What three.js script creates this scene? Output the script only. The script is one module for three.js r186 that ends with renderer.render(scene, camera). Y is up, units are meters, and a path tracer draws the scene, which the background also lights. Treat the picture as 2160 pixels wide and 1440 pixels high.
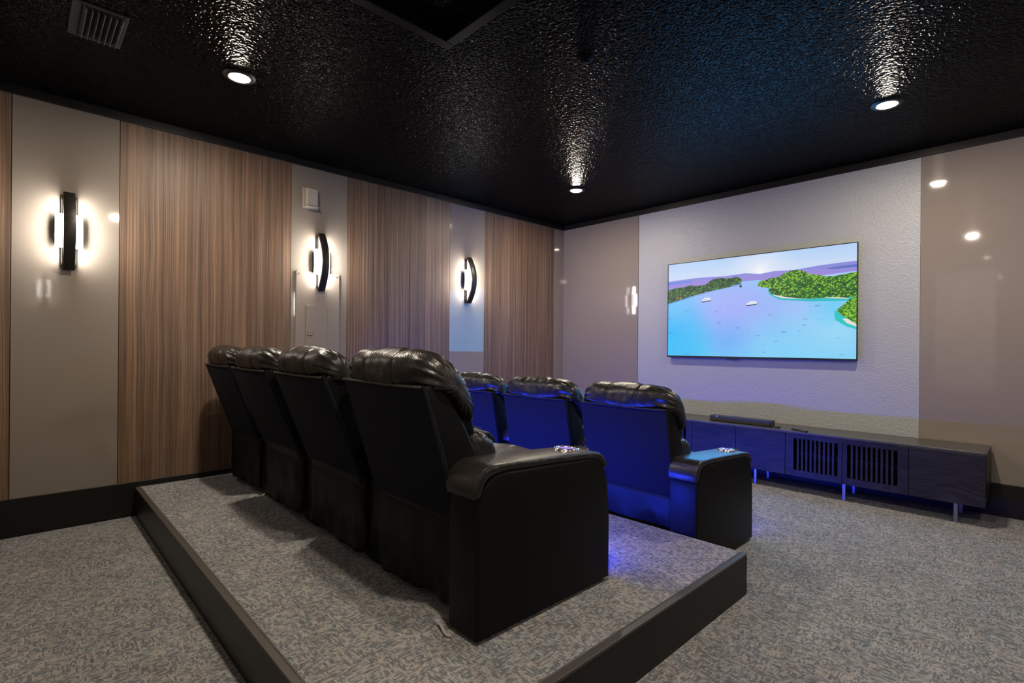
import * as THREE from 'three';
import { RoundedBoxGeometry } from 'three/addons/geometries/RoundedBoxGeometry.js';
import { mergeGeometries as joinGeometries, toCreasedNormals } from 'three/addons/utils/BufferGeometryUtils.js';
import { RectAreaLightUniformsLib } from 'three/addons/lights/RectAreaLightUniformsLib.js';

// ------------------------------------------------------------------ camera, exposure
// x runs along the screen wall from the panelled wall (x = 0), z runs away from the screen wall (z = 0), y is up
const scene = new THREE.Scene();
scene.background = new THREE.Color(0x000000);
const camera = new THREE.PerspectiveCamera(2 * Math.atan(720 / 1084.38) * 180 / Math.PI, 1.5, 0.05, 60);
camera.position.set(4.320, 1.170, 5.039);
camera.rotation.set(0, 0.8073, 0.0084, 'YXZ');
camera.setViewOffset(2160, 1440, 0, -11.5, 2160, 1440);
const renderer = new THREE.WebGLRenderer({ antialias: true });
renderer.toneMapping = THREE.LinearToneMapping;
renderer.toneMappingExposure = 1.0;
renderer.shadowMap.enabled = true;
RectAreaLightUniformsLib.init();

const DOWNLIGHT = { color: new THREE.Color(1.0, 0.87, 0.70), power: 1180, glow: 600 };
const SCONCE = { color: new THREE.Color(1.0, 0.95, 0.87), power: 82, glow: 1.5 };
const BASE_LED = { color: new THREE.Color(0.02, 0.05, 1.0), power: 215, glow: 3 };
const SCREEN = { color: new THREE.Color(0.06, 0.43, 1.0), power: 5, glow: 0.9 };

// ------------------------------------------------------------------ small tools
const mergeGeometries = (list) => joinGeometries(list.map(g => g.index ? g.toNonIndexed() : g));
function rng(seed) { let a = seed >>> 0; return () => { a = (a + 0x6D2B79F5) | 0; let t = Math.imul(a ^ (a >>> 15), 1 | a); t = (t + Math.imul(t ^ (t >>> 7), 61 | t)) ^ t; return ((t ^ (t >>> 14)) >>> 0) / 4294967296; }; }
const clamp = (v, a, b) => Math.min(b, Math.max(a, v));
const smooth = (a, b, v) => { const t = clamp((v - a) / (b - a), 0, 1); return t * t * (3 - 2 * t); };
function lattice(nx, ny, seed) {          // tileable value noise on an nx by ny lattice, arguments in lattice cells
  const r = rng(seed), g = new Float32Array(nx * ny); for (let i = 0; i < g.length; i++) g[i] = r();
  return (x, y) => {
    const xf = Math.floor(x), yf = Math.floor(y), fx = x - xf, fy = y - yf, sx = fx * fx * (3 - 2 * fx), sy = fy * fy * (3 - 2 * fy);
    const x0 = ((xf % nx) + nx) % nx, x1 = (x0 + 1) % nx, y0 = ((yf % ny) + ny) % ny, y1 = (y0 + 1) % ny;
    const a = g[y0 * nx + x0], b = g[y0 * nx + x1], c = g[y1 * nx + x0], d = g[y1 * nx + x1];
    return (a + (b - a) * sx) * (1 - sy) + (c + (d - c) * sx) * sy;
  };
}
function dataTexture(w, h, fill, metresX, metresY, srgb) {
  const data = new Uint8Array(w * h * 4);
  for (let y = 0; y < h; y++) for (let x = 0; x < w; x++) {
    const c = fill(x, y), o = (y * w + x) * 4;
    data[o] = clamp(c[0], 0, 255); data[o + 1] = clamp(c[1], 0, 255); data[o + 2] = clamp(c[2], 0, 255); data[o + 3] = 255;
  }
  const t = new THREE.DataTexture(data, w, h, THREE.RGBAFormat);
  t.wrapS = t.wrapT = THREE.RepeatWrapping; t.magFilter = THREE.LinearFilter; t.minFilter = THREE.LinearMipmapLinearFilter; t.generateMipmaps = true;
  t.repeat.set(1 / metresX, 1 / metresY);
  if (srgb) t.colorSpace = THREE.SRGBColorSpace;
  t.needsUpdate = true;
  return t;
}
const lin = (r, g, b) => new THREE.Color().setRGB(r, g, b);
function shadows(o) { o.castShadow = true; o.receiveShadow = true; return o; }
const taken = {};
function numbered(n) { if (!(n in taken)) { taken[n] = 0; return n; } taken[n]++; return n + '_' + String(taken[n]).padStart(3, '0'); }
function mesh(name, geo, mat, parent) { const m = shadows(new THREE.Mesh(geo, mat)); m.name = name; if (parent) parent.add(m); return m; }
function thing(name, label, category, pos = [0, 0, 0], turn = 0, group) {
  const o = new THREE.Group(); o.name = numbered(name); o.position.set(...pos); o.rotation.y = turn;
  o.userData = { label, category }; if (group) o.userData.group = group; scene.add(o); return o;
}
function struct(name, geo, mat, label) {
  const m = shadows(new THREE.Mesh(geo, mat)); m.name = name; m.userData = { kind: 'structure', label, category: name.split('_')[0] }; scene.add(m); return m;
}
// box with uv in metres taken from its own coordinates
function box(x0, x1, y0, y1, z0, z1) {
  const g = new THREE.BoxGeometry(x1 - x0, y1 - y0, z1 - z0); g.translate((x0 + x1) / 2, (y0 + y1) / 2, (z0 + z1) / 2);
  return metric(g);
}
function metric(g) {
  if (!g.attributes.normal) g.computeVertexNormals();
  const p = g.attributes.position, n = g.attributes.normal, uv = new Float32Array(p.count * 2);
  for (let i = 0; i < p.count; i++) {
    const ax = Math.abs(n.getX(i)), ay = Math.abs(n.getY(i)), az = Math.abs(n.getZ(i));
    const x = p.getX(i), y = p.getY(i), z = p.getZ(i);
    if (ay >= ax && ay >= az) { uv[i * 2] = x; uv[i * 2 + 1] = z; } else if (ax >= az) { uv[i * 2] = z; uv[i * 2 + 1] = y; } else { uv[i * 2] = x; uv[i * 2 + 1] = y; }
  }
  g.setAttribute('uv', new THREE.BufferAttribute(uv, 2));
  return g;
}
function rbox(x0, x1, y0, y1, z0, z1, r = 0.004, seg = 2) {
  const g = new RoundedBoxGeometry(x1 - x0, y1 - y0, z1 - z0, seg, Math.min(r, (x1 - x0) * 0.49, (y1 - y0) * 0.49, (z1 - z0) * 0.49));
  g.translate((x0 + x1) / 2, (y0 + y1) / 2, (z0 + z1) / 2); return metric(g);
}
// side profile [z, y] pushed along x from x0 to x1 with rounded edges
function profileX(pts, x0, x1, bevel = 0.01) {
  const s = new THREE.Shape(pts.map(([z, y]) => new THREE.Vector2(-z, y)));
  const g = new THREE.ExtrudeGeometry(s, { depth: x1 - x0 - 2 * bevel, bevelEnabled: bevel > 0, bevelThickness: bevel, bevelSize: bevel, bevelOffset: -bevel, bevelSegments: 3, curveSegments: 8 });
  g.translate(0, 0, bevel); g.rotateY(Math.PI / 2); g.translate(x0, 0, 0);
  return metric(toCreasedNormals(g, 0.6));
}
function roundCorners(pts, r, seg = 5) {
  const out = [];
  for (let i = 0; i < pts.length; i++) {
    const p = pts[i], a = pts[(i + pts.length - 1) % pts.length], b = pts[(i + 1) % pts.length], rr = p[2] ?? r;
    const la = Math.hypot(a[0] - p[0], a[1] - p[1]), lb = Math.hypot(b[0] - p[0], b[1] - p[1]), da = Math.min(rr, la * 0.48), db = Math.min(rr, lb * 0.48);
    const s = [p[0] + (a[0] - p[0]) / la * da, p[1] + (a[1] - p[1]) / la * da], e = [p[0] + (b[0] - p[0]) / lb * db, p[1] + (b[1] - p[1]) / lb * db];
    for (let k = 0; k <= seg; k++) { const t = k / seg; out.push([(1 - t) * (1 - t) * s[0] + 2 * t * (1 - t) * p[0] + t * t * e[0], (1 - t) * (1 - t) * s[1] + 2 * t * (1 - t) * p[1] + t * t * e[1]]); }
  }
  return out;
}
function tube(points, r, closed = false, seg = 60, rad = 8) {
  return new THREE.TubeGeometry(new THREE.CatmullRomCurve3(points.map(p => new THREE.Vector3(...p)), closed), seg, r, rad, closed);
}
// stuffed cushion: a closed [z, y] profile swept along x, drawn in at both ends, with stitched grooves, pleats and soft lumps
function cushion(profile, half, o = {}) {
  const { n = 4, seams = [], pleat = 0, lump = 0.003, seed = 1, nx = 96, np = 80, cx = 0, groove = 0.005 } = o;
  const curve = new THREE.CatmullRomCurve3(profile.map(([z, y]) => new THREE.Vector3(0, y, z)), true, 'centripetal');
  const pts = curve.getSpacedPoints(np).slice(0, np), len = curve.getLength();
  let my = 0, mz = 0; for (const p of pts) { my += p.y / np; mz += p.z / np; }
  let area = 0; for (let i = 0; i < np; i++) { const a = pts[i], b = pts[(i + 1) % np]; area += a.z * b.y - b.z * a.y; }
  const sg = area > 0 ? 1 : -1;
  const nrm = pts.map((_, i) => { const a = pts[(i + np - 1) % np], b = pts[(i + 1) % np], dz = b.z - a.z, dy = b.y - a.y, l = Math.hypot(dz, dy) || 1; return [sg * dy / l, -sg * dz / l]; });
  const noise = lattice(24, 24, seed), pleatNoise = lattice(32, 8, seed + 7);
  const pos = [], uv = [], idx = [];
  for (let i = 0; i <= nx; i++) {
    const tau = -1 + 2 * i / nx, t = Math.sign(tau) * (1 - Math.pow(1 - Math.abs(tau), 1.7)), at = Math.abs(t);
    const s = Math.pow(Math.max(0, 1 - Math.pow(at, n)), 1 / n), x = t * half;
    let g = 0; for (const sx of seams) g += Math.exp(-(((x - sx) / 0.0055) ** 2)) * groove + Math.exp(-(((x - sx) / 0.03) ** 2)) * groove * 0.4;
    for (let k = 0; k < np; k++) {
      const a = k / np, p = pts[k];
      const edge = smooth(0.60, 0.86, at) * (1 - smooth(0.97, 1.0, at));
      const pl = pleat ? pleat * edge * (Math.sin(a * Math.PI * 2 * 21 + 5 * pleatNoise(a * 32, t > 0 ? 1.5 : 5.5)) * (0.35 + pleatNoise(a * 32, 3.3))) : 0;
      const lp = lump * ((noise(a * 12 + 3, x * 9 + 4) - 0.5) * 2 + (noise(a * 24, x * 30) - 0.5) * 0.7);
      const d = (pl + lp - g) * s;
      pos.push(x + cx, my + (p.y - my) * s + nrm[k][1] * d, mz + (p.z - mz) * s + nrm[k][0] * d);
      uv.push(x, a * len);
    }
  }
  for (let i = 0; i < nx; i++) for (let k = 0; k < np; k++) {
    const a = i * np + k, b = i * np + (k + 1) % np, c = a + np, d = b + np;
    if (sg > 0) idx.push(a, c, b, b, c, d); else idx.push(a, b, c, b, d, c);
  }
  const g = new THREE.BufferGeometry();
  g.setAttribute('position', new THREE.Float32BufferAttribute(pos, 3)); g.setAttribute('uv', new THREE.Float32BufferAttribute(uv, 2)); g.setIndex(idx);
  g.computeVertexNormals();
  return g;
}
function rectLight(parent, name, c, power, w, h, at, look) {
  const l = new THREE.RectAreaLight(c, power, w, h); l.name = name; l.position.set(...at);
  const m = new THREE.Matrix4().lookAt(new THREE.Vector3(...at), new THREE.Vector3(...look), Math.abs(look[1] - at[1]) > 0.9 * Math.hypot(look[0] - at[0], look[2] - at[2]) ? new THREE.Vector3(0, 0, 1) : new THREE.Vector3(0, 1, 0));
  l.quaternion.setFromRotationMatrix(m);
  parent.add(l); return l;
}

// ------------------------------------------------------------------ textures
const carpetMap = (() => {                 // loop pile: rows of loops, short strokes of light and dark yarn running both ways
  const W = 1024, M = 1.024, a = lattice(64, 171, 11), b = lattice(171, 64, 12), c = lattice(40, 40, 13), f = lattice(512, 512, 14), d = lattice(12, 12, 16), r = rng(15);
  return dataTexture(W, W, (x, y) => {
    const u = x / W, v = y / W, row = Math.floor(y / 6), col = Math.floor(x / 6);
    const s1 = a(u * 64 + (row * 0.37) % 1, row), s2 = b(col, v * 64 + (col * 0.37) % 1);
    const pick = c(u * 40, v * 40) > 0.5 ? 1 : 0;
    let s = (pick ? s2 : s1) * 0.72 + f(u * 170, v * 170) * 0.28;
    s = smooth(0.22, 0.74, s * 0.85 + 0.15 * f(u * 90 + 7, v * 90));
    const rib = Math.sin(y * Math.PI * 2 / 4) * 6, fib = (f(u * 512, v * 512) - 0.5) * 40 + (r() - 0.5) * 22;
    const k = 92 + s * 50 + rib + fib + (d(u * 12, v * 12) - 0.5) * 12, warm = (c(u * 40 + 3, v * 40 + 8) - 0.5) * 8;
    return [k - 2 + s * 5 + warm, k, k + 4 - s * 8 - warm * 0.6];
  }, M, M, true);
})();
const carpetBump = (() => {
  const W = 512, f = lattice(256, 256, 24), a = lattice(64, 64, 25);
  return dataTexture(W, W, (x, y) => { const v = 90 + f(x / 2, y / 2) * 90 + a(x / 8, y / 8) * 50 + Math.sin(y * Math.PI * 2 / 4) * 18; return [v, v, v]; }, 0.64, 0.64);
})();
const woodMap = (() => {                   // quarter-cut veneer, fine vertical lines
  const W = 2048, H = 512, n1 = lattice(512, 6, 31), n2 = lattice(140, 5, 32), n3 = lattice(36, 3, 33), n4 = lattice(1024, 24, 34), n5 = lattice(24, 8, 35);
  return dataTexture(W, H, (x, y) => {
    const u = x / W, v = y / H, sway = (n5(u * 24, v * 8) - 0.5) * 0.004;
    const uu = u + sway;
    let k = (n1(uu * 512, v * 3) - 0.5) * 1.25 + (n2(uu * 140, v * 2) - 0.5) * 0.8 + (n3(uu * 36, v * 3) - 0.5) * 0.35 + (n4(u * 1024, v * 24) - 0.5) * 0.45;
    const line = n1(uu * 512 + 77.3, v * 3);
    if (line > 0.80) k -= (line - 0.80) * 3.2;
    const hue = n2(uu * 140 + 40, v * 5);
    const m = clamp(0.5 + k * 0.52, 0, 1);
    return [72 + m * 70 + hue * 10, 58 + m * 62 + hue * 2, 49 + m * 53 - hue * 3];
  }, 2.4, 2.9, true);
})();
const ceilingBump = (() => {               // rolled stipple under gloss paint
  const W = 1024, a = lattice(110, 110, 41), b = lattice(220, 220, 42), c = lattice(40, 40, 43);
  return dataTexture(W, W, (x, y) => {
    const u = x / W, v = y / W, wx = c(u * 40, v * 40) * 1.2;
    const k = smooth(0.30, 0.75, a(u * 110 + wx, v * 110)) * 150 + b(u * 220, v * 220 + wx) * 70;
    return [k, k, k];
  }, 1.3, 1.3);
})();
const stippleBump = (() => {
  const W = 512, a = lattice(64, 64, 51), b = lattice(128, 128, 52);
  return dataTexture(W, W, (x, y) => { const k = a(x / 8, y / 8) * 140 + b(x / 4, y / 4) * 90; return [k, k, k]; }, 0.5, 0.5);
})();
const leatherBump = (() => {
  const W = 512, a = lattice(170, 170, 61), b = lattice(20, 20, 62), c = lattice(256, 256, 63);
  return dataTexture(W, W, (x, y) => { const k = a(x / 3.012, y / 3.012) * 90 + b(x / 25.6, y / 25.6) * 110 + c(x / 2, y / 2) * 40; return [k, k, k]; }, 0.5, 0.5);
})();
const oakMap = (() => {                    // black-stained oak, grain along x
  const W = 1024, H = 512, n1 = lattice(10, 128, 71), n2 = lattice(6, 30, 72), n3 = lattice(60, 256, 73);
  return dataTexture(W, H, (x, y) => {
    const u = x / W, v = y / H, arch = (n2(u * 6, v * 6) - 0.5) * 0.22, vv = v + arch;
    const k = n1(u * 10, vv * 128) * 0.6 + n2(u * 6, vv * 30) * 0.3 + n3(u * 60, v * 256) * 0.35;
    return [10 + k * 34, 9 + k * 32, 10 + k * 34];
  }, 1.1, 0.55, true);
})();
const screenMap = (() => {                 // the picture on the television
  const W = 1280, H = 720, c = document.createElement('canvas'); c.width = W; c.height = H; const g = c.getContext('2d'), r = rng(81);
  const P = (pts) => { g.beginPath(); pts.forEach(([x, y], i) => i ? g.lineTo(x * W, y * H) : g.moveTo(x * W, y * H)); g.closePath(); };
  let q = g.createLinearGradient(0, 0, 0, 0.26 * H); q.addColorStop(0, '#b9d8ff'); q.addColorStop(0.55, '#cfe2ff'); q.addColorStop(1, '#dfe4ff'); g.fillStyle = q; g.fillRect(0, 0, W, H);
  q = g.createRadialGradient(0.55 * W, 0.17 * H, 0, 0.55 * W, 0.17 * H, 0.2 * W); q.addColorStop(0, 'rgba(255,255,255,1)'); q.addColorStop(0.3, 'rgba(240,244,255,0.6)'); q.addColorStop(1, 'rgba(230,240,255,0)'); g.fillStyle = q; g.fillRect(0, 0, W, 0.3 * H);
  g.fillStyle = '#8f8fe0'; P([[0, 0.185], [0.1, 0.178], [0.2, 0.172], [0.35, 0.182], [0.47, 0.172], [0.55, 0.192], [0.62, 0.178], [0.72, 0.184], [0.84, 0.165], [0.93, 0.158], [1, 0.155], [1, 0.32], [0, 0.32]]); g.fill();
  q = g.createLinearGradient(0, 0.19 * H, 0, 0.3 * H); q.addColorStop(0, 'rgba(190,150,235,0.15)'); q.addColorStop(1, 'rgba(165,120,225,0.75)'); g.fillStyle = q; g.fillRect(0, 0.19 * H, W, 0.12 * H);
  g.fillStyle = '#6f8ce8'; P([[0, 0.195], [0.17, 0.195], [0.15, 0.215], [0, 0.225]]); g.fill();
  g.fillStyle = '#a9cdfa'; P([[0.8, 0.262], [1, 0.24], [1, 0.265], [0.82, 0.285]]); g.fill();
  g.fillStyle = '#5f74c8'; P([[0.86, 0.198], [0.93, 0.188], [1, 0.185], [1, 0.207], [0.9, 0.21]]); g.fill();
  q = g.createLinearGradient(0, 0.25 * H, 0, H); q.addColorStop(0, '#8fd0ff'); q.addColorStop(0.15, '#9cc4ff'); q.addColorStop(0.4, '#a2bcff'); q.addColorStop(0.7, '#86c8ff'); q.addColorStop(1, '#7ad2ff');
  g.fillStyle = q; P([[0, 0.29], [0.3, 0.265], [0.45, 0.252], [0.55, 0.25], [0.75, 0.30], [1, 0.3], [1, 1], [0, 1]]); g.fill();
  const blob = (x, y, rr, col) => { const k = g.createRadialGradient(x * W, y * H, 0, x * W, y * H, rr * W); k.addColorStop(0, col); k.addColorStop(1, col.replace(/[\d.]+\)$/, '0)')); g.fillStyle = k; g.fillRect(0, 0.26 * H, W, H); };
  blob(0.02, 0.75, 0.30, 'rgba(30,185,255,0.85)'); blob(0.12, 0.9, 0.28, 'rgba(60,200,255,0.6)'); blob(0.42, 0.62, 0.26, 'rgba(150,165,255,0.55)'); blob(0.4, 0.42, 0.25, 'rgba(178,182,255,0.6)');
  blob(0.92, 0.72, 0.3, 'rgba(170,236,255,0.7)'); blob(0.62, 0.92, 0.3, 'rgba(150,225,255,0.5)'); blob(0.38, 0.85, 0.16, 'rgba(105,170,255,0.5)'); blob(0.9, 0.52, 0.14, 'rgba(80,215,255,0.6)'); blob(0.05, 0.46, 0.14, 'rgba(110,205,255,0.7)');
  for (let i = 0; i < 46; i++) { const x = r() * W, y = (0.5 + r() * 0.48) * H, s = 4 + r() * 16; g.fillStyle = `rgba(70,120,205,${0.12 + r() * 0.28})`; g.beginPath(); g.ellipse(x, y, s, s * 0.3, 0, 0, 7); g.fill(); }
  function island(pts, lights, darks, under) {
    g.save(); P(pts); g.fillStyle = under; g.fill(); g.clip();
    const xs = pts.map(p => p[0]), ys = pts.map(p => p[1]), x0 = Math.min(...xs), x1 = Math.max(...xs), y0 = Math.min(...ys), y1 = Math.max(...ys);
    const n = Math.round((x1 - x0) * (y1 - y0) * 9000);
    for (let i = 0; i < n; i++) {          // crowns, back to front: dark body, then lit leaves on its upper side
      const t = i / n, x = (x0 + r() * (x1 - x0)) * W, y = (y0 + (y1 - y0) * clamp(t + (r() - 0.5) * 0.25, 0, 1)) * H, s = 6 + r() * 8;
      g.fillStyle = darks[Math.floor(r() * darks.length)]; g.beginPath(); g.ellipse(x, y, s, s * 0.8, 0, 0, 7); g.fill();
      const lit = r() < 0.80 - t * 0.25;
      for (let k = 0; k < 14; k++) {
        g.fillStyle = lit && k > 3 ? lights[Math.floor(r() * lights.length)] : darks[Math.floor(r() * darks.length)];
        const a = r() * 6.3, d = Math.sqrt(r()) * s; g.beginPath(); g.ellipse(x + Math.cos(a) * d * 0.8, y - s * 0.25 + Math.sin(a) * d * 0.55, 1.8 + r() * 2.4, 1.3 + r() * 1.5, r() * 3, 0, 7); g.fill();
      }
    }
    g.restore();
  }
  g.fillStyle = 'rgba(20,70,150,0.55)'; P([[0, 0.42], [0, 0.435], [0.18, 0.363], [0.32, 0.315], [0.45, 0.278], [0.45, 0.265]]); g.fill();
  island([[0, 0.285], [0.05, 0.262], [0.1, 0.262], [0.15, 0.243], [0.18, 0.26], [0.24, 0.252], [0.28, 0.205], [0.33, 0.195], [0.37, 0.208], [0.42, 0.2], [0.445, 0.215], [0.452, 0.245], [0.44, 0.268], [0.4, 0.278], [0.38, 0.297], [0.3, 0.312], [0.2, 0.345], [0.12, 0.375], [0.05, 0.405], [0, 0.425]], ['#4f8f3a', '#3f7f34', '#68a040'], ['#173c22', '#123524', '#24502a', '#0e2a22'], '#1b4126');
  g.fillStyle = '#b07d3e'; for (let i = 0; i < 5; i++) g.fillRect((0.055 + r() * 0.03) * W, (0.355 + r() * 0.025) * H, 6, 12);
  g.fillStyle = 'rgba(20,190,190,0.8)'; P([[0.59, 0.34], [0.6, 0.4], [0.65, 0.455], [0.8, 0.485], [0.97, 0.495], [1, 0.47], [1, 0.42], [0.62, 0.35]]); g.fill();
  g.fillStyle = '#e9e2d8'; P([[0.6, 0.36], [0.62, 0.41], [0.66, 0.44], [0.74, 0.455], [0.86, 0.46], [0.96, 0.478], [0.97, 0.465], [0.7, 0.4]]); g.fill();
  island([[0.535, 0.305], [0.548, 0.262], [0.58, 0.252], [0.615, 0.24], [0.645, 0.238], [0.67, 0.21], [0.7, 0.19], [0.735, 0.185], [0.77, 0.205], [0.79, 0.232], [0.83, 0.248], [0.87, 0.27], [0.91, 0.272], [0.95, 0.262], [1, 0.25], [1, 0.455], [0.96, 0.47], [0.9, 0.455], [0.82, 0.46], [0.74, 0.45], [0.67, 0.425], [0.61, 0.395], [0.595, 0.37], [0.6, 0.335], [0.56, 0.322]], ['#8fd22c', '#a4dc30', '#74bd2b', '#c3e23c', '#5fae30'], ['#2f6f26', '#1f5526', '#3e8229', '#17402a'], '#2c6a26');
  g.fillStyle = 'rgba(20,200,190,0.8)'; P([[0.905, 0.58], [0.91, 0.66], [0.96, 0.72], [1, 0.745], [1, 0.6]]); g.fill();
  g.fillStyle = '#efe6dc'; P([[0.94, 0.65], [0.96, 0.69], [1, 0.722], [1, 0.65]]); g.fill();
  island([[0.915, 0.575], [0.94, 0.535], [0.97, 0.485], [1, 0.45], [1, 0.7], [0.97, 0.66], [0.935, 0.615]], ['#9fdc2c', '#b7e636', '#7cc42c', '#c9d838'], ['#2f7a26', '#4b9a2a', '#20602a'], '#3a8428');
  const boat = (x, y, s) => { g.fillStyle = '#39507e'; P([[x - s, y + 0.016], [x + s * 1.05, y + 0.004], [x + s * 0.8, y + 0.024], [x - s * 0.85, y + 0.030]]); g.fill(); g.fillStyle = '#ffffff'; P([[x - s * 0.8, y + 0.008], [x - s * 0.3, y - 0.014], [x + s * 0.6, y - 0.014], [x + s, y + 0.004], [x + s * 0.8, y + 0.012], [x - s, y + 0.02]]); g.fill(); g.fillStyle = '#7d93bd'; g.fillRect((x - s * 0.5) * W, (y - 0.002) * H, s * 1.1 * W, 4); };
  boat(0.245, 0.405, 0.03); boat(0.505, 0.468, 0.032);
  g.fillStyle = '#22502e'; g.beginPath(); g.ellipse(0.445 * W, 0.297 * H, 10, 9, 0, 0, 7); g.fill();
  const t = new THREE.CanvasTexture(c); t.colorSpace = THREE.SRGBColorSpace; return t;
})();
const printMap = (() => {                  // pale mottled print behind the camera, seen only mirrored
  const a = lattice(8, 12, 91), b = lattice(24, 36, 92);
  return dataTexture(256, 512, (x, y) => { const k = 175 + a(x / 32, y / 42.7) * 50 + b(x / 10.67, y / 14.2) * 30; return [k, k * 0.98, k * 0.95]; }, 0.69, 1.81, true);
})();

// ------------------------------------------------------------------ materials
const S = (o) => new THREE.MeshStandardMaterial(o), PH = (o) => new THREE.MeshPhysicalMaterial(o);
const M = {
  carpet: S({ map: carpetMap, bumpMap: carpetBump, bumpScale: 0.004, roughness: 0.98 }),
  wood: PH({ map: woodMap, color: lin(0.86, 0.84, 0.82), roughness: 0.46, specularIntensity: 0.6 }),
  gloss: S({ color: lin(0.215, 0.182, 0.152), roughness: 0.045 }),
  accent: S({ color: lin(0.320, 0.332, 0.335), roughness: 0.42, bumpMap: stippleBump, bumpScale: 0.003 }),
  plaster: S({ color: lin(0.05, 0.045, 0.04), roughness: 0.7 }),
  ceiling: PH({ color: lin(0.003, 0.0026, 0.0024), roughness: 0.24, specularIntensity: 0.05, bumpMap: ceilingBump, bumpScale: 0.008 }),
  blackTrim: PH({ color: lin(0.008, 0.007, 0.0065), roughness: 0.42, specularIntensity: 0.6 }),
  hatchFrame: PH({ color: lin(0.004, 0.0036, 0.0033), roughness: 0.4, specularIntensity: 0.15 }),
  riserFace: PH({ color: lin(0.009, 0.008, 0.0075), roughness: 0.42, specularIntensity: 0.6 }),
  riserEdge: S({ color: lin(0.055, 0.046, 0.04), roughness: 0.5 }),
  leather: PH({ color: lin(0.012, 0.010, 0.0088), roughness: 0.34, specularIntensity: 0.9, bumpMap: leatherBump, bumpScale: 0.0016 }),
  leatherFlat: PH({ color: lin(0.0035, 0.0034, 0.0035), roughness: 0.46, specularIntensity: 0.32, bumpMap: leatherBump, bumpScale: 0.0008 }),
  backCloth: PH({ color: lin(0.0062, 0.0068, 0.0125), roughness: 0.85, specularIntensity: 0.3 }),
  thread: S({ color: lin(0.07, 0.06, 0.05), roughness: 0.6 }),
  chrome: S({ color: lin(0.6, 0.6, 0.62), metalness: 1, roughness: 0.2 }),
  steel: S({ color: lin(0.30, 0.30, 0.32), metalness: 1, roughness: 0.35 }),
  oak: PH({ map: oakMap, roughness: 0.42, specularIntensity: 0.6 }),
  oakTop: S({ color: lin(0.05, 0.045, 0.040), roughness: 0.30 }),
  darkInside: S({ color: lin(0.006, 0.006, 0.006), roughness: 0.8 }),
  blackPlastic: S({ color: lin(0.014, 0.014, 0.015), roughness: 0.35 }),
  greyCloth: S({ color: lin(0.030, 0.030, 0.031), roughness: 0.75 }),
  bronze: S({ color: lin(0.020, 0.016, 0.013), roughness: 0.42, metalness: 0.3 }),
  opal: S({ color: lin(0.82, 0.82, 0.82), roughness: 0.35 }),
  paintedMetal: S({ color: lin(0.235, 0.195, 0.160), roughness: 0.32 }),
  chime: S({ color: lin(0.34, 0.30, 0.26), roughness: 0.4 }),
  screen: S({ color: lin(0.004, 0.004, 0.005), roughness: 0.35, emissive: new THREE.Color(1, 1, 1), emissiveMap: screenMap, emissiveIntensity: SCREEN.glow }),
  lampGlow: S({ color: lin(0.8, 0.8, 0.8), roughness: 0.6, emissive: DOWNLIGHT.color, emissiveIntensity: DOWNLIGHT.glow }),
  sconceGlow: S({ color: lin(0.85, 0.85, 0.85), roughness: 0.5, emissive: SCONCE.color, emissiveIntensity: SCONCE.glow }),
  ledGlow: S({ color: lin(0.2, 0.2, 0.3), roughness: 0.5, emissive: BASE_LED.color, emissiveIntensity: BASE_LED.glow }),
  cupGlow: S({ color: lin(0.15, 0.12, 0.2), roughness: 0.3, emissive: lin(0.20, 0.10, 0.75), emissiveIntensity: 0.9 }),
  statusGlow: S({ color: lin(0.5, 0.5, 0.5), roughness: 0.4, emissive: lin(0.8, 0.9, 0.85), emissiveIntensity: 0.6 }),
  print: S({ map: printMap, roughness: 0.5 }),
  cable: S({ color: lin(0.35, 0.35, 0.36), roughness: 0.45 }),
};

// ------------------------------------------------------------------ room
const W = 4.745, L = 5.36, H = 2.72, T = 0.12;
struct('floor', box(-T, W + T, -T, 0, -T, L + T), M.carpet, 'grey and taupe flecked loop pile carpet floor');
const HX0 = 2.20, HX1 = 2.96, HZ0 = 3.49, HZ1 = 4.25, HD = 0.05;
{
  const c = struct('ceiling', mergeGeometries([
    box(-T, HX0, H, H + T, -T, L + T), box(HX1, W + T, H, H + T, -T, L + T),
    box(HX0, HX1, H, H + T, -T, HZ0), box(HX0, HX1, H, H + T, HZ1, L + T),
  ]), M.ceiling, 'glossy black stippled ceiling with a recessed hatch');
  mesh('hatch_panel', box(HX0, HX1, H + HD, H + T, HZ0, HZ1), M.ceiling, c);
  const f = 0.055;
  mesh('hatch_frame', mergeGeometries([
    rbox(HX0 - f, HX0, H - 0.006, H + 0.001, HZ0 - f, HZ1 + f), rbox(HX1, HX1 + f, H - 0.006, H + 0.001, HZ0 - f, HZ1 + f),
    rbox(HX0, HX1, H - 0.006, H + 0.001, HZ0 - f, HZ0), rbox(HX0, HX1, H - 0.006, H + 0.001, HZ1, HZ1 + f),
  ]), M.hatchFrame, c);
}
const P0 = 0.005, P1 = 0.017, BY = 0.232, CY = 2.66;      // panel back and face, top of the baseboard, underside of the crown strip
const wallLeft = struct('wall_left', box(-T, 0, 0, H, -T, L + T), M.plaster, 'side wall clad in striped wood and glossy taupe panels');
const wallRight = struct('wall_right', box(W, W + T, 0, H, -T, L + T), M.plaster, 'side wall opposite the wood panelled wall');
const wallFront = struct('wall_front', box(0, W, 0, H, -T, 0), M.plaster, 'screen wall with grey textured centre and taupe side panels');
const wallBack = struct('wall_back', box(0, W, 0, H, L, L + T), M.plaster, 'wall behind the camera');
const joints = [0.017, 0.203, 1.346, 1.825, 2.949, 3.439, 4.563, 5.082, L - 0.017];
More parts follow.
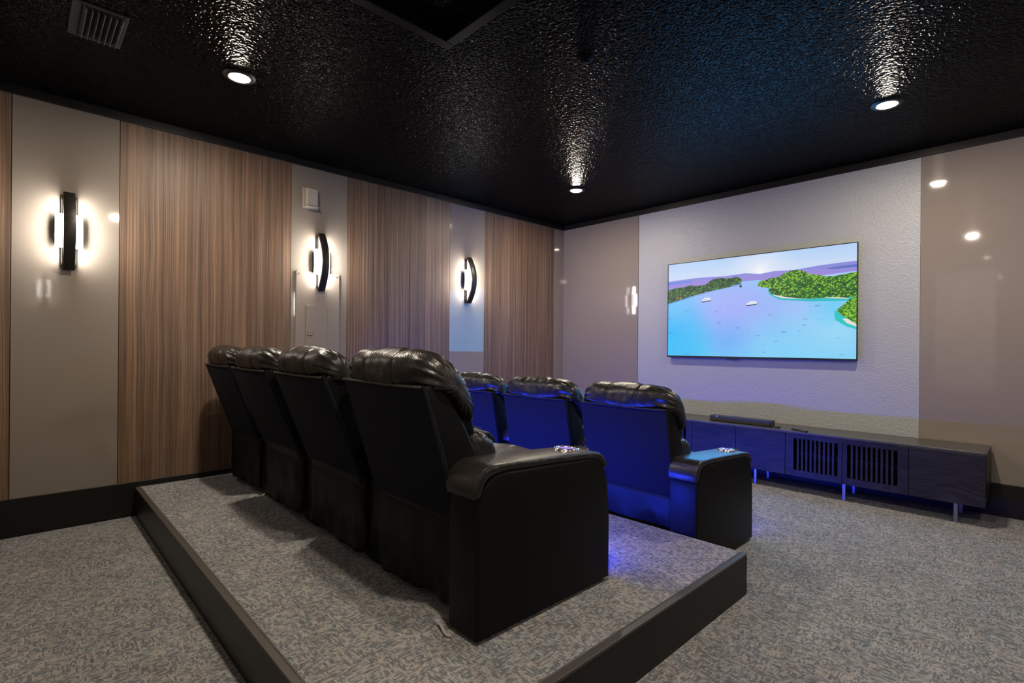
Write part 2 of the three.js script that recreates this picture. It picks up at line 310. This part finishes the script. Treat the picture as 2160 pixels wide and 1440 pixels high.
for (let i = 0; i < joints.length - 1; i++) {
  const z0 = joints[i] + 0.002, z1 = joints[i + 1] - 0.002, wood = i % 2 === 1;
  mesh(wood ? 'wood_panel' : 'gloss_panel', box(P0 - 0.005, P1, BY, CY, z0, z1), wood ? M.wood : M.gloss, wallLeft);
  const g = box(W - P1, W, BY, CY, z0, z1); mesh(wood ? 'wood_panel' : 'gloss_panel', g, wood ? M.wood : M.gloss, wallRight);
}
mesh('gloss_panel', box(0.0, 1.117, BY, CY, 0, P1), M.gloss, wallFront);
mesh('textured_panel', box(1.121, 3.627, BY, CY, 0, P1 - 0.003), M.accent, wallFront);
mesh('gloss_panel', box(3.629, W, BY, CY, 0, P1), M.gloss, wallFront);
mesh('gloss_panel', box(0.0, W, BY, CY, L - P1, L), M.gloss, wallBack);
struct('baseboard_left', rbox(0, 0.024, 0, BY, 0.0, L, 0.004), M.blackTrim, 'tall black baseboard under the wood panels');
struct('baseboard_front', rbox(0.024, W - 0.024, 0, BY, 0, 0.024, 0.004), M.blackTrim, 'tall black baseboard under the screen wall');
struct('baseboard_right', rbox(W - 0.024, W, 0, BY, 0.0, L, 0.004), M.blackTrim, 'tall black baseboard on the right wall');
struct('baseboard_back', rbox(0.024, W - 0.024, 0, BY, L - 0.024, L, 0.004), M.blackTrim, 'tall black baseboard on the rear wall');
const crown = (g, n, l) => struct(n, g, M.blackTrim, l);
crown(rbox(0, 0.026, CY, H, 0, L, 0.004), 'trim_1', 'flat black strip between the wood panels and ceiling');
crown(rbox(0.026, W - 0.026, CY, H, 0, 0.026, 0.004), 'trim_2', 'flat black strip above the screen wall');
crown(rbox(W - 0.026, W, CY, H, 0, L, 0.004), 'trim_3', 'flat black strip on the right wall');
crown(rbox(0.026, W - 0.026, CY, H, L - 0.026, L, 0.004), 'trim_4', 'flat black strip on the rear wall');

// ------------------------------------------------------------------ riser
const RY = 0.193, RX = 3.328, RZ0 = 2.524, RZ1 = 4.466;
{
  const p = thing('riser_platform', 'low carpeted platform with black faces under the rear recliner row', 'platform');
  const e = 0.026, x0 = 0.0245;
  mesh('carpet_top', box(x0, RX - e, 0.15, RY, RZ0, RZ1 - e), M.carpet, p);
  mesh('side_board', box(RX - e, RX, 0, RY - 0.012, RZ0, RZ1), M.riserFace, p);
  mesh('rear_board', box(x0, RX - e, 0, RY - 0.012, RZ1 - e, RZ1), M.riserFace, p);
  mesh('front_board', box(x0, RX - e, 0, 0.15, RZ0, RZ0 + 0.02), M.riserFace, p);
  mesh('edge_strip', rbox(RX - e, RX + 0.001, RY - 0.012, RY + 0.001, RZ0, RZ1, 0.003), M.riserEdge, p);
  mesh('edge_strip', rbox(x0, RX - e, RY - 0.012, RY + 0.001, RZ1 - e, RZ1 + 0.001, 0.003), M.riserEdge, p);
  mesh('carpet_binding', mergeGeometries([tube([[RX - e - 0.002, RY, RZ0 + 0.005], [RX - e - 0.002, RY, RZ1 - e]], 0.004, false, 40, 6), tube([[x0, RY, RZ1 - e - 0.002], [RX - e, RY, RZ1 - e - 0.002]], 0.004, false, 40, 6)]), M.carpet, p);
}

// ------------------------------------------------------------------ recliners
const armBodyPts = (rear) => roundCorners([[-0.365, 0.012, 0.006], [-0.365, 0.30, 0.08], [-0.340, 0.470, 0.05], [-0.29, 0.530, 0.05], [rear - 0.06, 0.557, 0.08], [rear, 0.47, 0.06], [rear, 0.012, 0.006]], 0.03, 5);
const armCapPts = (r) => [[r + 0.010, 0.478], [r + 0.012, 0.515], [r - 0.008, 0.555], [r - 0.045, 0.578], [r - 0.11, 0.582], [0.05, 0.573], [-0.12, 0.562], [-0.24, 0.553], [-0.305, 0.538], [-0.338, 0.502], [-0.346, 0.478], [-0.330, 0.478], [-0.28, 0.515], [-0.1, 0.535], [0.1, 0.545], [r - 0.1, 0.55], [r - 0.04, 0.535], [r - 0.008, 0.478]];
const ARM0 = 0.280, ARM1 = 0.445;
const geoCache = {};
function armGeos(rear) {
  return geoCache['arm' + rear] ??= { body: profileX(armBodyPts(rear), ARM0 + 0.003, ARM1 - 0.003, 0.012), cap: profileX(new THREE.CatmullRomCurve3(armCapPts(rear).map(([z, y]) => new THREE.Vector3(z, y, 0)), true, 'centripetal').getSpacedPoints(90).slice(0, 90).map(p => [p.x, p.y]), ARM0 - 0.001, ARM1 + 0.001, 0.012) };
}
function armPart(parent, rear, dx) {
  const a = armGeos(rear), cx = (ARM0 + ARM1) / 2;
  const body = mesh('armrest', a.body, M.leatherFlat, parent); body.position.x = dx;
  mesh('arm_pad', a.cap, M.leather, body);
  const topY = (z) => 0.5635 + (z + 0.12) * 0.062;
  const stitch = geoCache['stitch' + rear] ??= mergeGeometries([ARM0 + 0.006, ARM1 - 0.006].map(x => tube([[x, 0.492, -0.341], [x, 0.531, -0.305], [x, 0.552, -0.2], [x, 0.562, 0.05], [x, 0.566, rear - 0.1], [x, 0.552, rear - 0.03], [x, 0.50, rear + 0.006]], 0.0022, false, 60, 5)));
  mesh('stitching', stitch, M.thread, body);
  const cup = mesh('cup_holder', geoCache.cup ??= new THREE.LatheGeometry([[0.036, -0.03], [0.037, 0.004], [0.040, 0.009], [0.045, 0.010], [0.049, 0.006], [0.050, -0.004]].map(p => new THREE.Vector2(...p)), 40), M.chrome, body);
  cup.position.set(cx, topY(-0.165), -0.165); cup.rotation.x = -0.06;
  mesh('cup_light', geoCache.cupl ??= new THREE.CylinderGeometry(0.0375, 0.0375, 0.004, 36).translate(0, 0.004, 0), M.cupGlow, cup);
  const ctl = mesh('control_panel', geoCache.ctl ??= new THREE.CylinderGeometry(0.036, 0.038, 0.008, 32).scale(0.85, 1, 1.15), M.chrome, body);
  ctl.position.set(cx, topY(-0.26) - 0.002, -0.262); ctl.rotation.x = -0.12;
  mesh('buttons', geoCache.btn ??= mergeGeometries([[-0.012, -0.016], [0.012, -0.016], [-0.012, 0.016], [0.012, 0.016]].map(([x, z]) => new THREE.CylinderGeometry(0.0075, 0.0075, 0.006, 16).translate(x, 0.006, z))), M.blackPlastic, ctl);
}
function skirtGeo(seed) {
  const nx = 48, ny = 26, half = 0.285, n = lattice(16, 16, seed), pos = [], uv = [], idx = [];
  for (const side of [0, 1]) for (let j = 0; j <= ny; j++) for (let i = 0; i <= nx; i++) {
    const u = i / nx, v = j / ny, x = (u - 0.5) * 2 * half, hem = 0.045 + (n(u * 7, 2.5) - 0.5) * 0.04;
    const y = hem + (0.368 - hem) * v, k = (1 - v);
    const z = 0.322 + k * (n(u * 6, v * 3 + 5) - 0.5) * 0.030 + k * (n(u * 13, v * 4) - 0.5) * 0.012 - 0.010 * smooth(0.9, 1, v) - (side ? 0.008 : 0) - 0.012 * Math.pow(Math.abs(u - 0.5) * 2, 12);
    pos.push(x, y, z); uv.push(x, y);
  }
  const N = (nx + 1) * (ny + 1), quad = (a, b, c, d) => idx.push(a, b, c, b, d, c);
  for (let j = 0; j < ny; j++) for (let i = 0; i < nx; i++) { const a = j * (nx + 1) + i, c = a + nx + 1; quad(a, a + 1, c, c + 1); quad(N + a + 1, N + a, N + c + 1, N + c); }
  for (let i = 0; i < nx; i++) { quad(N + i, N + i + 1, i, i + 1); const t = ny * (nx + 1) + i; quad(t, t + 1, N + t, N + t + 1); }
  for (let j = 0; j < ny; j++) { const a = j * (nx + 1), b = a + nx; quad(N + a, a, N + a + nx + 1, a + nx + 1); quad(b, N + b, b + nx + 1, N + b + nx + 1); }
  const g = new THREE.BufferGeometry(); g.setAttribute('position', new THREE.Float32BufferAttribute(pos, 3)); g.setAttribute('uv', new THREE.Float32BufferAttribute(uv, 2)); g.setIndex(idx); g.computeVertexNormals(); return g;
}
function recliner(label, group, pos, o) {
  const { lean, endArm = false, leftArm = false, seed = 1, led: strength = 1 } = o;
  const t = thing('recliner', label, 'recliner', pos, 0, group);
  const sh = (z, y) => [z + lean * clamp((y - 0.345) / 0.49, 0, 1.25) , y];          // lean the back: lean = how far the top seam sits behind the lower seam
  const key = 'L' + lean;
  const G = geoCache[key] ??= {
    shell: profileX(roundCorners([sh(0.305, 0.30), sh(0.312, 0.60), sh(0.312, 0.85), sh(0.24, 0.90), sh(0.13, 0.80), sh(0.13, 0.62), sh(0.12, 0.45), [0.13, 0.30]], 0.03), -0.262, 0.262, 0.012),
    panel: profileX(roundCorners([sh(0.318, 0.36), sh(0.326, 0.60), sh(0.330, 0.842), sh(0.312, 0.842), sh(0.305, 0.60), sh(0.30, 0.36)], 0.004), -0.288, 0.288, 0.004),
    side: [-1, 1].map(s => profileX(roundCorners([sh(0.315, 0.40), sh(0.322, 0.835), sh(0.25, 0.87), sh(0.19, 0.70), sh(0.165, 0.58), sh(0.18, 0.42)], 0.03), s > 0 ? 0.262 : -0.286, s > 0 ? 0.286 : -0.262, 0.010)),
    head: cushion([sh(0.322, 0.834), sh(0.330, 0.868), sh(0.314, 0.922), sh(0.268, 0.960), sh(0.215, 0.968), sh(0.175, 0.938), sh(0.135, 0.880), sh(0.108, 0.800), sh(0.105, 0.730), sh(0.125, 0.682), sh(0.165, 0.690), sh(0.23, 0.78), sh(0.28, 0.825)], 0.312, { n: 3.6, seams: [-0.10, 0.105], pleat: 0.0065, lump: 0.0065, seed: 101 + seed, nx: 150, np: 120, groove: 0.005 }),
    lumbar: cushion([sh(0.165, 0.665), sh(0.115, 0.672), sh(0.072, 0.640), sh(0.045, 0.575), sh(0.050, 0.500), [0.075, 0.440], [0.15, 0.43], sh(0.19, 0.50), sh(0.20, 0.60)], 0.280, { n: 7, seams: [-0.09, 0.09], pleat: 0.006, lump: 0.005, seed: 202 + seed, nx: 110, np: 80 }),
    piping: tube([[-0.286, 0.838, sh(0.330, 0.838)[0]], [-0.1, 0.838, sh(0.333, 0.838)[0]], [0.1, 0.836, sh(0.333, 0.838)[0]], [0.286, 0.838, sh(0.330, 0.838)[0]]], 0.0055, false, 30, 7),
  };
  geoCache.seat ??= cushion([[-0.350, 0.350], [-0.395, 0.395], [-0.385, 0.455], [-0.320, 0.492], [-0.18, 0.492], [0.0, 0.478], [0.13, 0.470], [0.16, 0.42], [0.13, 0.36], [-0.1, 0.345]], 0.264, { n: 6, cx: 0.0125, seams: [-0.085, 0.085], pleat: 0.004, lump: 0.004, seed: 31, nx: 80, np: 80 });
  geoCache.foot ??= cushion([[-0.360, 0.085], [-0.392, 0.10], [-0.404, 0.20], [-0.402, 0.30], [-0.385, 0.345], [-0.35, 0.345], [-0.345, 0.2], [-0.345, 0.10]], 0.262, { n: 7, cx: 0.0125, seams: [], pleat: 0.003, lump: 0.003, seed: 33, nx: 60, np: 60 });
  geoCache.base ??= mergeGeometries([rbox(-0.24, 0.265, 0.055, 0.34, -0.34, 0.295, 0.008), ...[[-0.2, -0.3], [0.22, -0.3], [-0.2, 0.25], [0.22, 0.25]].map(([x, z]) => new THREE.CylinderGeometry(0.02, 0.016, 0.056, 16).translate(x, 0.028, z))]);
  geoCache['skirt' + seed] ??= skirtGeo(300 + seed);
  mesh('base', geoCache.base, M.darkInside, t);
  mesh('seat_cushion', geoCache.seat, M.leather, t);
  mesh('footrest', geoCache.foot, M.leather, t);
  const back = mesh('backrest', G.shell, M.leatherFlat, t);
  const panel = mesh('back_panel', G.panel, M.backCloth, back);
  mesh('side_panel', G.side[0], M.leatherFlat, back); mesh('side_panel', G.side[1], M.leatherFlat, back);
  mesh('piping', G.piping, M.leather, back);
  mesh('headrest_cushion', G.head, M.leather, t);
  mesh('lumbar_cushion', G.lumbar, M.leather, t);
  mesh('rear_skirt', geoCache['skirt' + seed], M.leatherFlat, t);
  if (leftArm) armPart(t, 0.290, -0.70);
  armPart(t, endArm ? 0.363 : 0.290, 0);
  if (endArm) mesh('zip_pull', geoCache.zip ??= rbox(0.3, 0.306, 0.155, 0.225, 0.318, 0.324, 0.002), M.chrome, t);
  const led = mesh('base_light', geoCache.led ??= rbox(-0.22, 0.245, 0.048, 0.066, -0.352, -0.340, 0.004), M.ledGlow, t);
  rectLight(led, 'base_light_source', BASE_LED.color, BASE_LED.power * strength, 0.50, 0.03, [0.0125, 0.057, -0.372], [0.0125, 0.03, -1.372]);
  return t;
}
const rear = 'recliners in the rear row', front = 'recliners in the front row';
recliner('black leather recliner closest to the camera, with its whole right armrest in view', rear, [2.600, RY + 0.001, 3.600], { lean: 0.145, endArm: true, led: 2.2, seed: 1 });
recliner('rear row black recliner, second from the platform edge, its back partly behind the nearest one', rear, [1.900, RY + 0.001, 3.600], { lean: 0.180, led: 2.2, seed: 2 });
recliner('rear row black recliner, third from the platform edge, second nearest the wood wall', rear, [1.200, RY + 0.001, 3.600], { lean: 0.185, led: 2.2, seed: 3 });
recliner('rear row black recliner standing next to the wood wall, farthest left', rear, [0.500, RY + 0.001, 3.600], { lean: 0.165, leftArm: true, led: 2.2, seed: 4 });
recliner('front row black recliner with a blue lit back and the only visible front armrest', front, [2.625, 0, 2.145], { lean: 0.080, endArm: true, seed: 1 });
recliner('front row black recliner in the middle, its blue lit back between two others', front, [1.925, 0, 2.145], { lean: 0.080, seed: 2 });
recliner('front row black recliner half hidden behind the headrest of the nearest recliner', front, [1.225, 0, 2.145], { lean: 0.080, leftArm: true, seed: 3 });

// ------------------------------------------------------------------ television
{
  const x0 = 1.512, x1 = 3.229, y0 = 1.078, y1 = 2.060, z = 0.062;
  const t = thing('television', 'large flat wall television showing a turquoise bay with green islands', 'television', [(x0 + x1) / 2, y0, 0]);
  const w = (x1 - x0) / 2, h = y1 - y0;
  mesh('housing', mergeGeometries([rbox(-w, w, 0, h, 0.042, z, 0.004), rbox(-w + 0.02, w - 0.02, 0.0, h - 0.12, 0.030, 0.044, 0.006)]), M.blackPlastic, t);
  mesh('wall_mount', mergeGeometries([rbox(-0.35, 0.35, 0.30, 0.62, 0.013, 0.032, 0.004), rbox(-0.25, -0.2, 0.22, 0.72, 0.013, 0.034), rbox(0.2, 0.25, 0.22, 0.72, 0.013, 0.034)]), M.blackPlastic, t);
  const b = 0.007;
  mesh('bezel', mergeGeometries([rbox(-w, -w + b, 0, h, z - 0.004, z + 0.006, 0.002), rbox(w - b, w, 0, h, z - 0.004, z + 0.006, 0.002), rbox(-w, w, h - b, h, z - 0.004, z + 0.006, 0.002), rbox(-w, w, 0, 0.017, z - 0.004, z + 0.006, 0.002)]), M.blackPlastic, t);
  mesh('sensor_bar', rbox(-0.23, -0.12, -0.010, 0.002, z - 0.012, z + 0.004, 0.004), M.blackPlastic, t);
  const sg = new THREE.PlaneGeometry(2 * (w - b), h - b - 0.017).translate(0, (h - b + 0.017) / 2, z + 0.001);
  mesh('screen', sg, M.screen, t);
  rectLight(t, 'screen_light_source', SCREEN.color, SCREEN.power, 2 * (w - b), h - b - 0.017, [0, (h - b + 0.017) / 2, z + 0.012], [0, (h - b + 0.017) / 2, 5]);
}

// ------------------------------------------------------------------ media console
{
  const n = 8, x1 = 4.040, dw = 0.4095, x0 = x1 - n * dw, D0 = 0.04, D1 = 0.45, y0 = 0.130, y1 = 0.497;
  const c = thing('media_console', 'long low black oak media console on thin legs below the television', 'cabinet', [(x0 + x1) / 2, 0, 0]);
  const h = (x1 - x0) / 2;
  mesh('top', rbox(-h, h, y1 - 0.018, y1, D0, D1, 0.003), M.oakTop, c);
  mesh('carcass', mergeGeometries([box(-h, h, y0, y0 + 0.018, D0, D1 - 0.022), box(-h, -h + 0.018, y0, y1 - 0.018, D0, D1 - 0.022), box(h - 0.018, h, y0, y1 - 0.018, D0, D1 - 0.022), box(-h, h, y0, y1 - 0.018, D0, D0 + 0.008), ...[1, 2, 3, 4, 5, 6, 7].map(k => box(-h + k * dw - 0.008, -h + k * dw + 0.008, y0, y1 - 0.018, D0, D1 - 0.022))]), M.oak, c);
  mesh('inner_shelf', box(-h + 0.02, h - 0.02, 0.30, 0.316, D0 + 0.01, D1 - 0.10), M.oak, c);
  for (let k = 0; k < n; k++) {
    const a = -h + k * dw + 0.0015, b = -h + (k + 1) * dw - 0.0015, slatted = k === 1 || k === 2 || k === 5 || k === 6;
    if (!slatted) { mesh('door', rbox(a, b, y0 + 0.004, y1 - 0.020, D1 - 0.021, D1, 0.002), M.oak, c); continue; }
    const in0 = a + (k % 2 ? 0.062 : 0.030), in1 = b - (k % 2 ? 0.030 : 0.062), iy0 = y0 + 0.055, iy1 = y1 - 0.055;
    const door = mesh('door', mergeGeometries([rbox(a, in0, y0 + 0.004, y1 - 0.020, D1 - 0.021, D1, 0.002), rbox(in1, b, y0 + 0.004, y1 - 0.020, D1 - 0.021, D1, 0.002), box(in0, in1, y0 + 0.004, iy0, D1 - 0.021, D1), box(in0, in1, iy1, y1 - 0.020, D1 - 0.021, D1)]), M.oak, c);
    const gaps = 10, pitch = (in1 - in0) / gaps, sw = pitch * 0.5, sg = geoCache['slat' + sw.toFixed(4)] ??= rbox(-sw / 2, sw / 2, iy0, iy1, D1 - 0.019, D1 - 0.001, 0.002, 1);
    for (let s = 1; s < gaps; s++) { const q = mesh('slat', sg, M.oak, door); q.position.x = in0 + s * pitch; }
  }
  const lg = mergeGeometries([rbox(-0.011, 0.011, 0, y0, -0.011, 0.011, 0.002)]);
  for (const x of [3.885, 3.225, 2.56, 1.895, 0.92]) for (const z of [0.405, 0.115]) { const l = mesh('leg', lg, M.steel, c); l.position.set(x - (x0 + x1) / 2, 0, z); }
}
{
  const s = thing('soundbar', 'slim dark grey soundbar lying on the media console', 'speaker', [2.395, 0.497, 0.315]);
  mesh('body', rbox(-0.27, 0.27, 0.003, 0.053, -0.045, 0.045, 0.006), M.greyCloth, s);
  mesh('end_cap', rbox(0.255, 0.274, 0.002, 0.054, -0.046, 0.046, 0.006), M.blackPlastic, s); mesh('end_cap', rbox(-0.274, -0.262, 0.002, 0.054, -0.046, 0.046, 0.006), M.blackPlastic, s);
  mesh('rubber_foot', mergeGeometries([rbox(-0.22, -0.18, 0, 0.004, -0.03, 0.03, 0.001), rbox(0.18, 0.22, 0, 0.004, -0.03, 0.03, 0.001)]), M.blackPlastic, s);
  mesh('status_light', new THREE.SphereGeometry(0.004, 12, 8).translate(-0.205, 0.046, 0.045), M.statusGlow, s);
  const r = thing('remote_control', 'thin curved black remote lying on the console right of the soundbar', 'remote', [2.90, 0.497, 0.385], -0.5);
  mesh('body', profileX(roundCorners([[-0.016, 0], [0.016, 0], [0.014, 0.012], [-0.014, 0.012]], 0.005), -0.075, 0.075, 0.004), M.blackPlastic, r);
  mesh('keypad', mergeGeometries([0, 1, 2, 3, 4].map(i => new THREE.CylinderGeometry(0.004, 0.004, 0.003, 12).translate(-0.05 + i * 0.022, 0.013, 0))), M.greyCloth, r);
  const d = thing('receiver_puck', 'tiny black box on the console beside the end of the soundbar', 'receiver', [2.72, 0.497, 0.352]);
  mesh('body', rbox(-0.02, 0.02, 0, 0.013, -0.016, 0.016, 0.004), M.blackPlastic, d);
  mesh('top_button', new THREE.CylinderGeometry(0.006, 0.006, 0.003, 16).translate(0, 0.0135, 0), M.greyCloth, d);
}

// ------------------------------------------------------------------ wall sconces
function sconce(label, pos, turn) {          // built facing +x, z to both sides
  const t = thing('wall_sconce', label, 'wall lamp', pos, turn, 'curved wall sconces');
  const hh = 0.245, hw = 0.0290, arc = (bow, y) => 0.030 + bow * (1 - (y / hh) ** 2);
  const G = geoCache.sconce ??= (() => {
    const out = [], inn = [], N = 28;
    for (let i = 0; i <= N; i++) { const y = -hh + 2 * hh * i / N; out.push([arc(0.092, y), y]); inn.push([Math.max(0.026, arc(0.092, y * 1.02) - 0.020), y]); }
    const sh = (pts, w, b) => { const s = new THREE.Shape(pts.map(p => new THREE.Vector2(...p))); const g = new THREE.ExtrudeGeometry(s, { depth: 2 * w - 2 * b, bevelEnabled: b > 0, bevelThickness: b, bevelSize: b, bevelOffset: -b, bevelSegments: 2 }); g.translate(0, 0, -w + b); return g; };
    const lens = []; for (let i = 0; i <= N; i++) { const y = -0.225 + 0.45 * i / N; lens.push([Math.max(0.027, arc(0.092, y * 1.02) - 0.020), y]); }
    return {
      band: toCreasedNormals(sh([...out, ...inn.reverse()], hw, 0.002), 0.7),
      lens: sh([[0.027, -0.226], ...lens, [0.027, 0.226]], hw - 0.0015, 0),
      spine: rbox(0.022, 0.0275, -0.232, 0.232, -hw, hw, 0.002),
      bar: rbox(0, 0.020, -0.222, 0.222, -0.039, 0.039, 0.003),
      post: mergeGeometries([0.1, -0.1].map(y => new THREE.CylinderGeometry(0.012, 0.012, 0.012, 16).rotateZ(Math.PI / 2).translate(0.022, y, 0))),
      plate: [-1, 1].map(s => { const pts = []; for (let i = 0; i <= 10; i++) { const y = -0.106 + 0.0212 * i; pts.push([0.030 + 0.010 * (1 - (y / 0.106) ** 2), y]); } const bk = pts.map(([x, y]) => [x - 0.006, y]).reverse(); const g = sh([...pts, ...bk], 0.019, 0.001); g.translate(0, 0, s * (hw + 0.020)); return toCreasedNormals(g, 0.7); }),
      wing: [-1, 1].map(s => { const pts = []; for (let i = 0; i <= 10; i++) { const y = -0.088 + 0.0176 * i; pts.push([0.004 + 0.016 * (1 - (y / 0.088) ** 2), y]); } const g = sh([[0.001, -0.088], ...pts, [0.001, 0.088]], 0.005, 0.001); g.translate(0, 0, s * 0.064); return g; }),
      arm: rbox(0.012, 0.026, -0.012, 0.012, -0.066, 0.066, 0.002),
    };
  })();
  mesh('wall_plate', G.bar, M.bronze, t); mesh('standoff', G.post, M.bronze, t);
  const b = mesh('curved_band', G.band, M.bronze, t); mesh('spine', G.spine, M.bronze, b);
  mesh('light_diffuser', G.lens, M.sconceGlow, t);
  mesh('cross_bar', G.arm, M.bronze, t);
  for (const k of [0, 1]) { const p = mesh('white_shade', G.plate[k], M.opal, t); mesh('end_wing', G.wing[k], M.bronze, p); }
  for (const s of [-1, 1]) for (const y of [-0.145, 0, 0.145]) rectLight(t, 'sconce_light_source', SCONCE.color, SCONCE.power * (y ? 1 : 1.6), 0.042, y ? 0.11 : 0.17, [y ? 0.051 : 0.076, y, s * (hw + 0.002)], [y ? 0.051 : 0.076, y, s]);
  return t;
}
const SY = 1.875;
sconce('leftmost curved black wall sconce, on the wide taupe panel near the frame edge', [P1, SY, 4.820], 0);
sconce('curved black wall sconce above the electrical panel door', [P1, SY, 3.194], 0);
sconce('curved black wall sconce on the panel that mirrors the television', [P1, SY, 1.586], 0);
sconce('wall sconce on the unseen right wall, mirrored small in the leftmost taupe panel', [W - P1, SY, 4.820], Math.PI);
sconce('wall sconce on the unseen right wall opposite the electrical panel', [W - P1, SY, 3.194], Math.PI);
sconce('wall sconce on the unseen right wall nearest the television wall', [W - P1, SY, 1.586], Math.PI);

// ------------------------------------------------------------------ electrical panel and chime box on the wood wall
{
  const t = thing('electrical_panel', 'taupe painted electrical panel cover with an inner door behind the recliners', 'panel', [P1, 0.86, 3.212]);
  const hz = 0.187, top = 0.928;
  mesh('cover', rbox(0, 0.012, 0, top, -hz, hz, 0.004), M.paintedMetal, t);
  const d = mesh('inner_door', rbox(0.010, 0.020, 0.12, 0.647, -0.075, 0.102, 0.003), M.paintedMetal, t);
  mesh('latch', mergeGeometries([rbox(0.018, 0.023, 0.388, 0.416, 0.052, 0.092, 0.003)]), M.blackPlastic, d);
  mesh('latch_plate', rbox(0.020, 0.0245, 0.392, 0.412, 0.056, 0.088, 0.002), M.chime, d);
  mesh('keyhole', new THREE.CylinderGeometry(0.004, 0.004, 0.002, 12).rotateZ(Math.PI / 2).translate(0.0252, 0.402, 0.070), M.blackPlastic, d);
  for (const [y, z] of [[top - 0.025, -hz + 0.025], [top - 0.025, hz - 0.025], [top - 0.50, -hz + 0.025], [top - 0.50, hz - 0.025], [0.025, -hz + 0.025], [0.025, hz - 0.025]]) mesh('screw', geoCache.screw ??= new THREE.CylinderGeometry(0.0055, 0.006, 0.005, 14).rotateZ(Math.PI / 2), M.steel, t).position.set(0.0135, y, z);
}
{
  const t = thing('chime_box', 'small taupe chime box high on the wall above a sconce', 'chime', [P1, 2.318, 3.285]);
  mesh('back_plate', rbox(0, 0.012, -0.004, 0.165, -0.064, 0.064, 0.004), M.chime, t);
  mesh('cover', rbox(0.010, 0.055, 0.012, 0.158, -0.045, 0.048, 0.010, 3), M.chime, t);
  mesh('bottom_lip', rbox(0.008, 0.060, 0.000, 0.010, -0.056, 0.056, 0.004), M.chime, t);
}

// ------------------------------------------------------------------ ceiling fittings
function downlight(label, x, z) {
  const t = thing('ceiling_downlight', label, 'ceiling light', [x, H, z], 0, 'round ceiling downlights');
  mesh('trim_ring', geoCache.ring ??= new THREE.LatheGeometry([[0.052, 0.001], [0.055, -0.008], [0.062, -0.010], [0.082, -0.006], [0.086, 0.0005]].map(p => new THREE.Vector2(...p)), 48), M.blackTrim, t);
  mesh('light_lens', geoCache.lens ??= new THREE.LatheGeometry([[0.0005, -0.018], [0.02, -0.0172], [0.036, -0.0145], [0.047, -0.010], [0.053, -0.004], [0.053, 0.0005]].map(p => new THREE.Vector2(...p)), 40), M.lampGlow, t);
  rectLight(t, 'downlight_source', DOWNLIGHT.color, DOWNLIGHT.power, 0.07, 0.07, [0, -0.0195, 0], [0, -1, 0]);
}
downlight('bright round downlight in the ceiling near the leftmost wall sconce', 1.070, 4.130);
downlight('bright round downlight near the corner of wood wall and television wall', 1.090, 1.090);
downlight('bright round downlight above the right end of the media console', 3.605, 1.100);
downlight('round downlight behind the camera, mirrored in the right taupe panel', 3.600, 4.200);
{
  const t = thing('ceiling_vent', 'dark rectangular louvred air vent at the top left of the ceiling', 'vent', [1.115, H, 4.775]);
  const hx = 0.175, hz = 0.105, f = 0.022;
  mesh('frame', mergeGeometries([rbox(-hx, hx, -0.008, 0.001, -hz, -hz + f, 0.003), rbox(-hx, hx, -0.008, 0.001, hz - f * 1.6, hz, 0.003), rbox(-hx, -hx + f, -0.008, 0.001, -hz + f, hz - f * 1.6, 0.003), rbox(hx - f, hx, -0.008, 0.001, -hz + f, hz - f * 1.6, 0.003)]), M.greyCloth, t);
  mesh('duct', box(-hx + f, hx - f, -0.001, 0.0005, -hz + f, hz - f), M.darkInside, t);
  const sg = rbox(-hx + f, hx - f, -0.013, 0.013, -0.0012, 0.0012, 0.001, 1);
  for (let i = 0; i < 7; i++) { const s = mesh('louvre', sg, M.steel, t); s.position.set(0, -0.013, -hz + f + 0.006 + i * 0.0225); s.rotation.x = 0.55; }
}
{
  const t = thing('sprinkler_cover', 'small black round sprinkler cover in the middle of the ceiling', 'sprinkler', [2.587, H, 2.851]);
  mesh('cover_plate', new THREE.LatheGeometry([[0.0005, -0.012], [0.030, -0.012], [0.038, -0.008], [0.042, 0.0005]].map(p => new THREE.Vector2(...p)), 36), M.hatchFrame, t);
  mesh('deflector', new THREE.CylinderGeometry(0.012, 0.016, 0.012, 20).translate(0, -0.017, 0), M.blackTrim, t);
}
{
  const t = thing('framed_print', 'large pale print on the wall behind the camera, mirrored faintly in the right panel', 'picture', [3.435, 0.568, L - P1]);
  mesh('print', box(-0.345, 0.345, 0, 1.81, -0.016, -0.002), M.print, t);
  const f = 0.014;
  mesh('frame', mergeGeometries([rbox(-0.345 - f, -0.345, -f, 1.81 + f, -0.026, 0), rbox(0.345, 0.345 + f, -f, 1.81 + f, -0.026, 0), rbox(-0.345, 0.345, -f, 0, -0.026, 0), rbox(-0.345, 0.345, 1.81, 1.81 + f, -0.026, 0)]), M.blackTrim, t);
}
{
  const t = thing('power_cord', 'short grey cord on the carpet behind the nearest recliner', 'cord', [2.89, RY, 3.985]);
  mesh('cord', tube([[-0.045, 0.008, -0.010], [-0.02, 0.012, -0.004], [0.01, 0.008, 0.006], [0.035, 0.006, 0.010], [0.05, 0.006, 0.002]], 0.0055, false, 40, 8), M.cable, t);
  mesh('plug', rbox(-0.062, -0.040, 0.001, 0.017, -0.018, -0.002, 0.004), M.cable, t);
}

renderer.render(scene, camera);
